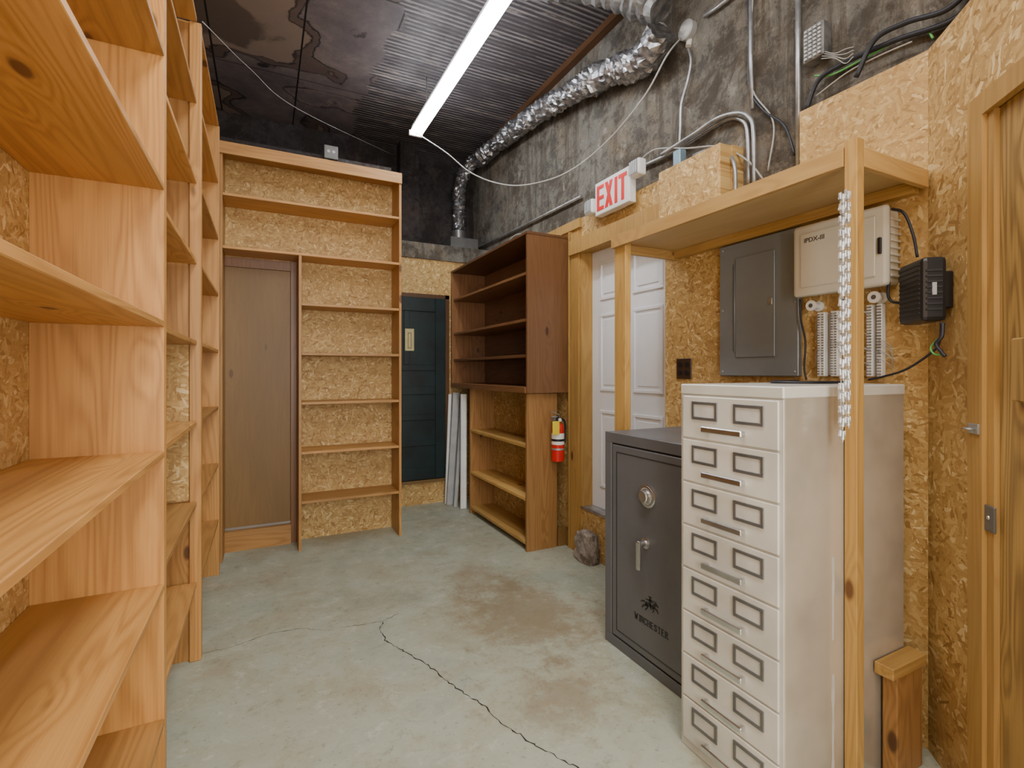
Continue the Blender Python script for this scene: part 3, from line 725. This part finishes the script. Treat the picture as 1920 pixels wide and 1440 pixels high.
# ---------------------------------------------------------------- ducts
def ductmesh(pts,r,rib=.012,step=.028,jit=.35,crum=.01,r1=None):
    mb=MB(); pts=[Vector(p) for p in pts]
    q=[pts[0]*2-pts[1]]+pts+[pts[-1]*2-pts[-2]]; out=[]
    for i in range(1,len(q)-2):
        k_=max(2,int((q[i+1]-q[i]).length/(step/2)))
        for k in range(k_):
            t=k/k_; a,b,c,d=q[i-1],q[i],q[i+1],q[i+2]
            out.append(.5*((2*b)+(c-a)*t+(2*a-5*b+4*c-d)*t*t+(3*b-a-3*c+d)*t**3))
    out.append(pts[-1]); n=len(out); r1=r1 or r
    rr=[r+(r1-r)*i/n+(rib if i%2 else 0)*random.uniform(1-jit,1+jit)+rib*mnoise.noise(out[i]*6) for i in range(n)]
    mb.tube(out,rr,28,True)
    for f in mb.bm.faces: f.smooth=False
    for v in mb.bm.verts: v.co+=mnoise.noise_vector(v.co*22)*crum+mnoise.noise_vector(v.co*60)*crum*.6
    return mb
P1=[(.75,2.75,3.69),(1.30,2.62,3.69),(1.72,2.40,3.65),(1.96,2.20,3.50),(2.02,2.12,3.42)]
d=obj('insulated_duct',ductmesh(P1,.098,.008,.06,.6,.014),M['wrap']); tag(d,'thick grey wrapped duct curling down from the ceiling to the wall','duct')
P2=[(2.045,2.15,3.31),(2.065,2.28,3.255),(2.08,2.45,3.28),tuple(onx(1130,142,2.08)),tuple(onx(1000,218,2.08)),tuple(onx(905,292,2.08)),(2.02,5.02,3.62),(1.95,5.17,3.40),(1.94,5.18,2.92)]
d=obj('flexible_duct',ductmesh(P2,.082,.011,.042,.7,.017,.060),M['foil']); tag(d,'silver crinkled foil duct running along the top of the concrete wall','duct')
o=thing('duct_boot','dark sheet metal duct boot sitting on the concrete ledge','duct box',(1.93,5.15,2.66))
obj('box',MB().box(1.78,2.10,5.0,5.33,2.66,2.80,.004),M['tag'],o)
obj('collar',MB().lathe((1.94,5.18,2.80),(0,0,1),[(0,.08),(.11,.08)],24),M['tag'],o)

# ---------------------------------------------------------------- conduits and cables
def pipe(name,pts,r,mat,label,cat,group=None,curve=8,seg=8):
    return tag(obj(name,MB().tube(pts,r,seg,True,curve),M[mat]),label,cat,group)
XP=2.178
def PX(*uv,X=XP): return [onx(u,v,X) for u,v in uv]
pipe('conduit',PX((1190,318),(1255,288),(1330,240),(1368,222),(1392,226),(1402,250),(1404,345)),.011,'galv','lower curved steel conduit bending down behind the plywood shelf','conduit','steel conduits on the concrete wall')
pipe('conduit',PX((1240,290),(1300,252),(1345,222),(1385,212),(1406,222),(1413,250),(1414,345),X=2.15),.011,'galv','upper curved steel conduit nested over the lower bend','conduit','steel conduits on the concrete wall')
pipe('conduit',PX((1408,-90),(1408,100),(1411,205)),.010,'galv','vertical steel conduit dropping to the curved conduits','conduit','steel conduits on the concrete wall',0)
pipe('conduit',PX((1496,-110),(1497,100),(1497,322)),.012,'galv','straight vertical steel conduit beside the OSB edge','conduit','steel conduits on the concrete wall',0)
pipe('conduit',PX((1320,30),(1340,18),(1440,-60)),.011,'galv','slanting steel conduit rising from the round junction box','conduit',None,0)
pipe('conduit',PX((884,472),(1000,414),(1090,368)),.011,'galv','long thin steel conduit running along the wall to the exit sign','conduit',None,0)
pipe('conduit',[onx(1300,292,2.18),onx(1330,280,2.17),onx(1362,288,2.14),onx(1377,310,2.10),onx(1379,372,2.10)],.010,'galv','small looped steel conduit over the raised OSB box','conduit')
pipe('wall_cable',PX((1290,90),(1296,115),(1290,150),(1278,195),(1276,240),(1274,275)),.008,'galv','flexible armoured cable dropping to the small blue grey box','cable')
pipe('wall_cable',PX((1400,-60),(1405,60),(1405,160),(1430,205),(1470,235),(1490,290)),.006,'bwire','black cable curving down the concrete wall behind the conduits','cable')
pipe('wall_cable',PX((1415,-60),(1407,90),(1412,170),(1450,230),(1440,320)),.004,'wwire','pale thin cable curving beside the vertical conduit','cable')
pipe('wall_cable',PX((1200,300),(1230,280),(1290,278),(1350,275),(1400,300),(1430,335),X=2.15),.005,'wwire','pale cable arching over the OSB box to the shelf','cable')
pipe('power_cable',PX((1850,-60),(1780,15),(1700,42),(1640,75),(1605,145),X=2.14),.010,'bwire','thick black cable swooping across the top of the OSB panel','cable')
pipe('power_cable',PX((1860,-40),(1790,35),(1680,75),(1590,115),(1535,150),(1512,205),X=2.17),.010,'bwire','second thick black cable curving down beside the OSB edge','cable')
pipe('ground_wire',PX((1750,72),(1735,58),(1690,72),(1620,110),(1560,140),(1528,142)),.004,'gwire','green ground wire running behind the black cables','wire')
pipe('ground_wire',PX((1710,78),(1650,104),(1590,135),(1530,180),X=2.16),.003,'wwire','pale thin wire next to the green ground wire','wire')
pts=[(1.22,4.385,3.52),onx(835,285,1.30),onx(880,322,1.40),onx(930,343,1.52),onx(985,347,1.65),onx(1060,325,1.78),onx(1135,268,1.9),onx(1205,185,1.93),onx(1250,105,1.98),onx(1276,72,2.13)]
pipe('lamp_cable',pts,.005,'wwire','white lamp cable drooping from the light to the round junction box','cable')
pipe('ceiling_wire',[(-.26,2.74,3.004),ony(470,130,3.6),ony(560,205,4.2),ony(740,292,5.38)],.0022,'wwire','thin wire strung from the left bookcases under the ceiling','wire')
pipe('conduit',[(-.5,4.46,3.17),(.98,4.46,3.17)],.010,'galv','thin conduit running above the back bookcase','conduit',None,0)
pipe('conduit',[(.45,4.385,3.12),(.75,4.384,3.09),(1.0,4.384,3.03)],.010,'galv','short sloping conduit right of the box above the back bookcase','conduit')
o=thing('junction_box','small square steel junction box above the back bookcase','junction box',(.34,4.38,3.06))
bxm=ony(621,284,4.36)
obj('box',MB().box(bxm.x-.055,bxm.x+.055,4.36,4.394,bxm.z-.06,bxm.z+.05,.003),M['tag'],o)
obj('knockouts',MB().lathe((bxm.x-.02,4.36,bxm.z),(0,-1,0),[(0,.012),(.002,.012)],12).lathe((bxm.x+.02,4.36,bxm.z),(0,-1,0),[(0,.012),(.002,.012)],12),M['galv'],o)
q=onx(1288,57,XP)
o=thing('round_junction_box','round grey junction box on the concrete below the wrapped duct','junction box',(2.19,q.y,q.z-.05))
obj('box',MB().lathe((XC,q.y,q.z),(-1,0,0),[(0,.055),(.035,.055),(.04,.05),(.048,.03),(.06,.015)],24),M['lgrey'],o)
obj('lamp_socket',MB().lathe((XC,q.y,q.z-.05),(-.3,0,-1),[(0,.018),(.04,.016)],14),M['wp'],o)
q=onx(1273,297,2.12)
o=thing('handy_box','small blue grey electrical box on top of the OSB edge','junction box',(2.15,q.y,q.z-.05))
obj('box',MB().box(2.10,2.15,q.y-.028,q.y+.028,q.z-.05,q.z+.045,.004),M['bluebox'],o)
obj('cover_screws',MB().lathe((2.10,q.y,q.z+.03),(-1,0,0),[(0,.004),(.002,.004)],8).lathe((2.10,q.y,q.z-.035),(-1,0,0),[(0,.004),(.002,.004)],8),M['galv'],o)
q=onx(1527,80,2.15)
o=thing('terminal_block','grey ribbed terminal block high on the concrete wall','terminal block',(2.17,q.y,q.z-.07))
obj('block',MB().box(2.14,XC-.001,q.y-.045,q.y+.045,q.z-.075,q.z+.075,.004),M['wrap'],o)
m=MB()
for k in range(8):
    for j in range(4): m.box(2.133,2.14,q.y-.036+j*.02,q.y-.024+j*.02,q.z-.066+k*.017,q.z-.056+k*.017)
obj('terminals',m,M['lgrey'],o)
m=MB()
for k in range(4): m.tube(PX((1540,95+k*5),(1565,100+k*3),(1585,92+k*9),(1600,88+k*6),X=2.15),.002,6,True,5)
obj('loose_wires',m,M['wwire'],o)
pipe('data_cable',PX((1672,392),(1695,400),(1712,440),(1720,482),X=2.03),.005,'bwire','black cable looping from the beige enclosure to the modem','cable')
pipe('data_cable',[onx(1668,520,2.06),onx(1665,550,2.06),onx(1672,565,2.07),onx(1695,568,2.07),onx(1712,562,2.06)],.005,'bwire','short black cable loop under the right end of the enclosure','cable')
pipe('data_cable',[onx(1765,604,1.95),onx(1762,640,1.95),onx(1748,660,1.97),onx(1700,692,2.02),onx(1660,705,2.05),onx(1628,712,2.05)],.004,'bwire','black cable hanging from the modem down to the cabinet top','cable')
pipe('data_cable',[onx(1768,606,1.94),onx(1766,630,1.93),onx(1755,645,1.93),onx(1765,660,1.93),onx(1772,668,1.93)],.006,'bwire','short black cable stub dangling below the modem','cable')
pipe('ground_wire',[onx(1758,636,1.94),onx(1745,652,1.94),onx(1752,664,1.94),onx(1768,665,1.93)],.003,'gwire','green wire end dangling below the modem','wire')
pipe('data_cable',PX((1500,562),(1502,600),(1510,640),(1508,690),(1512,712),X=2.07),.004,'bwire','black cable dropping beside the breaker panel to the cabinet','cable')
pipe('data_cable',[(2.0,1.31,1.3115),(1.9,1.29,1.3115),(1.80,1.28,1.3115),(1.70,1.20,1.3115),(1.78,1.10,1.3115),(1.95,1.05,1.3115)],.005,'bwire','black cable lying loose on top of the file cabinet','cable')
pipe('wall_cable',[(1.95,4.15,2.395),(1.97,4.0,2.52),(2.0,3.85,2.56),(2.08,3.70,2.50)],.005,'wwire','short looped cable above the dark wall bookcase','cable')

# ---------------------------------------------------------------- small floor things
o=thing('concrete_block','rough chunk of old concrete on the floor below the white door','block',(2.06,2.93,0))
b2=bmesh.new(); bmesh.ops.create_cube(b2,size=2); bmesh.ops.subdivide_edges(b2,edges=b2.edges,cuts=9,use_grid_fill=True)
for v in b2.verts:
    n=v.co.copy(); r_=max(abs(n.x),abs(n.y),abs(n.z)); rd=n.normalized()*1.25
    p=n.lerp(rd,.38)
    v.co=Vector((2.055+p.x*.052,2.90+p.y*(.085-.01*p.z),.10+p.z*.105))+mnoise.noise_vector(n*1.7)*.016+mnoise.noise_vector(n*6)*.007
    if v.co.z<0: v.co.z=0
    if v.co.x>2.118: v.co.x=2.118
mb=MB(); mb.merge(b2); obj('lump',mb,M['block'],o)
a=onz(1100,1043)
o=thing('rubber_puck','low black octagonal rubber foot on the floor near the safe','rubber foot',(a.x-.04,a.y-.03,0))
obj('base',MB().lathe((a.x-.04,a.y-.03,0),(0,0,1),[(0,.058),(.018,.058),(.028,.048),(.030,.042)],8),M['blackr'],o)
obj('centre_plug',MB().lathe((a.x-.04,a.y-.03,.030),(0,0,1),[(0,.02),(.006,.016)],8),M['black'],o)
o=thing('timber_stub','low wide timber stub standing between the cabinet and OSB wall','timber',(1.95,.88,0))
obj('cap_board',MB().box(1.82,2.03,.872,.93,.345,.385,.003),wood('stud','x'),o)
obj('leg',MB().box(1.86,2.02,.88,.925,0,.345,.003),wood('old','z'),o)

# ---------------------------------------------------------------- lights, world, camera
def area(loc,tgt,sx,sy,e,col):  # area light for added fill, no fixture belongs to it
    l=bpy.data.lights.new('fill','AREA'); l.shape='RECTANGLE'; l.size=sx; l.size_y=sy; l.energy=e; l.color=col
    o=bpy.data.objects.new('fill_light',l); COL.objects.link(o); o.location=loc
    o.rotation_euler=(Vector(tgt)-Vector(loc)).to_track_quat('-Z','Y').to_euler(); return o
area((.55,.45,3.7),(.55,.6,0),.6,2.2,75,(1,.98,.95))  # unseen overhead fill added to even out the room
area((.30,-1.4,1.7),(.7,2.5,1.5),1.5,2.2,105,(1,.98,.95))  # broad fill added behind the camera, not a real lamp
area((.95,-.1,1.5),(-.45,1.6,1.2),.5,1.8,11,(1,.98,.95))  # weak side fill added to lift the left shelf interiors
wd=bpy.data.worlds.new('world'); sc.world=wd; wd.use_nodes=True
wd.node_tree.nodes['Background'].inputs[0].default_value=(.8,.85,1,1); wd.node_tree.nodes['Background'].inputs[1].default_value=.3
cam=bpy.data.cameras.new('camera'); co=bpy.data.objects.new('camera',cam); COL.objects.link(co)
cam.sensor_width=36; cam.lens=F/1920*36; cam.shift_y=-(720-HV)/1920; cam.clip_start=.02
co.location=(0,0,H); co.rotation_euler=(math.pi/2,0,-TH)
sc.camera=co
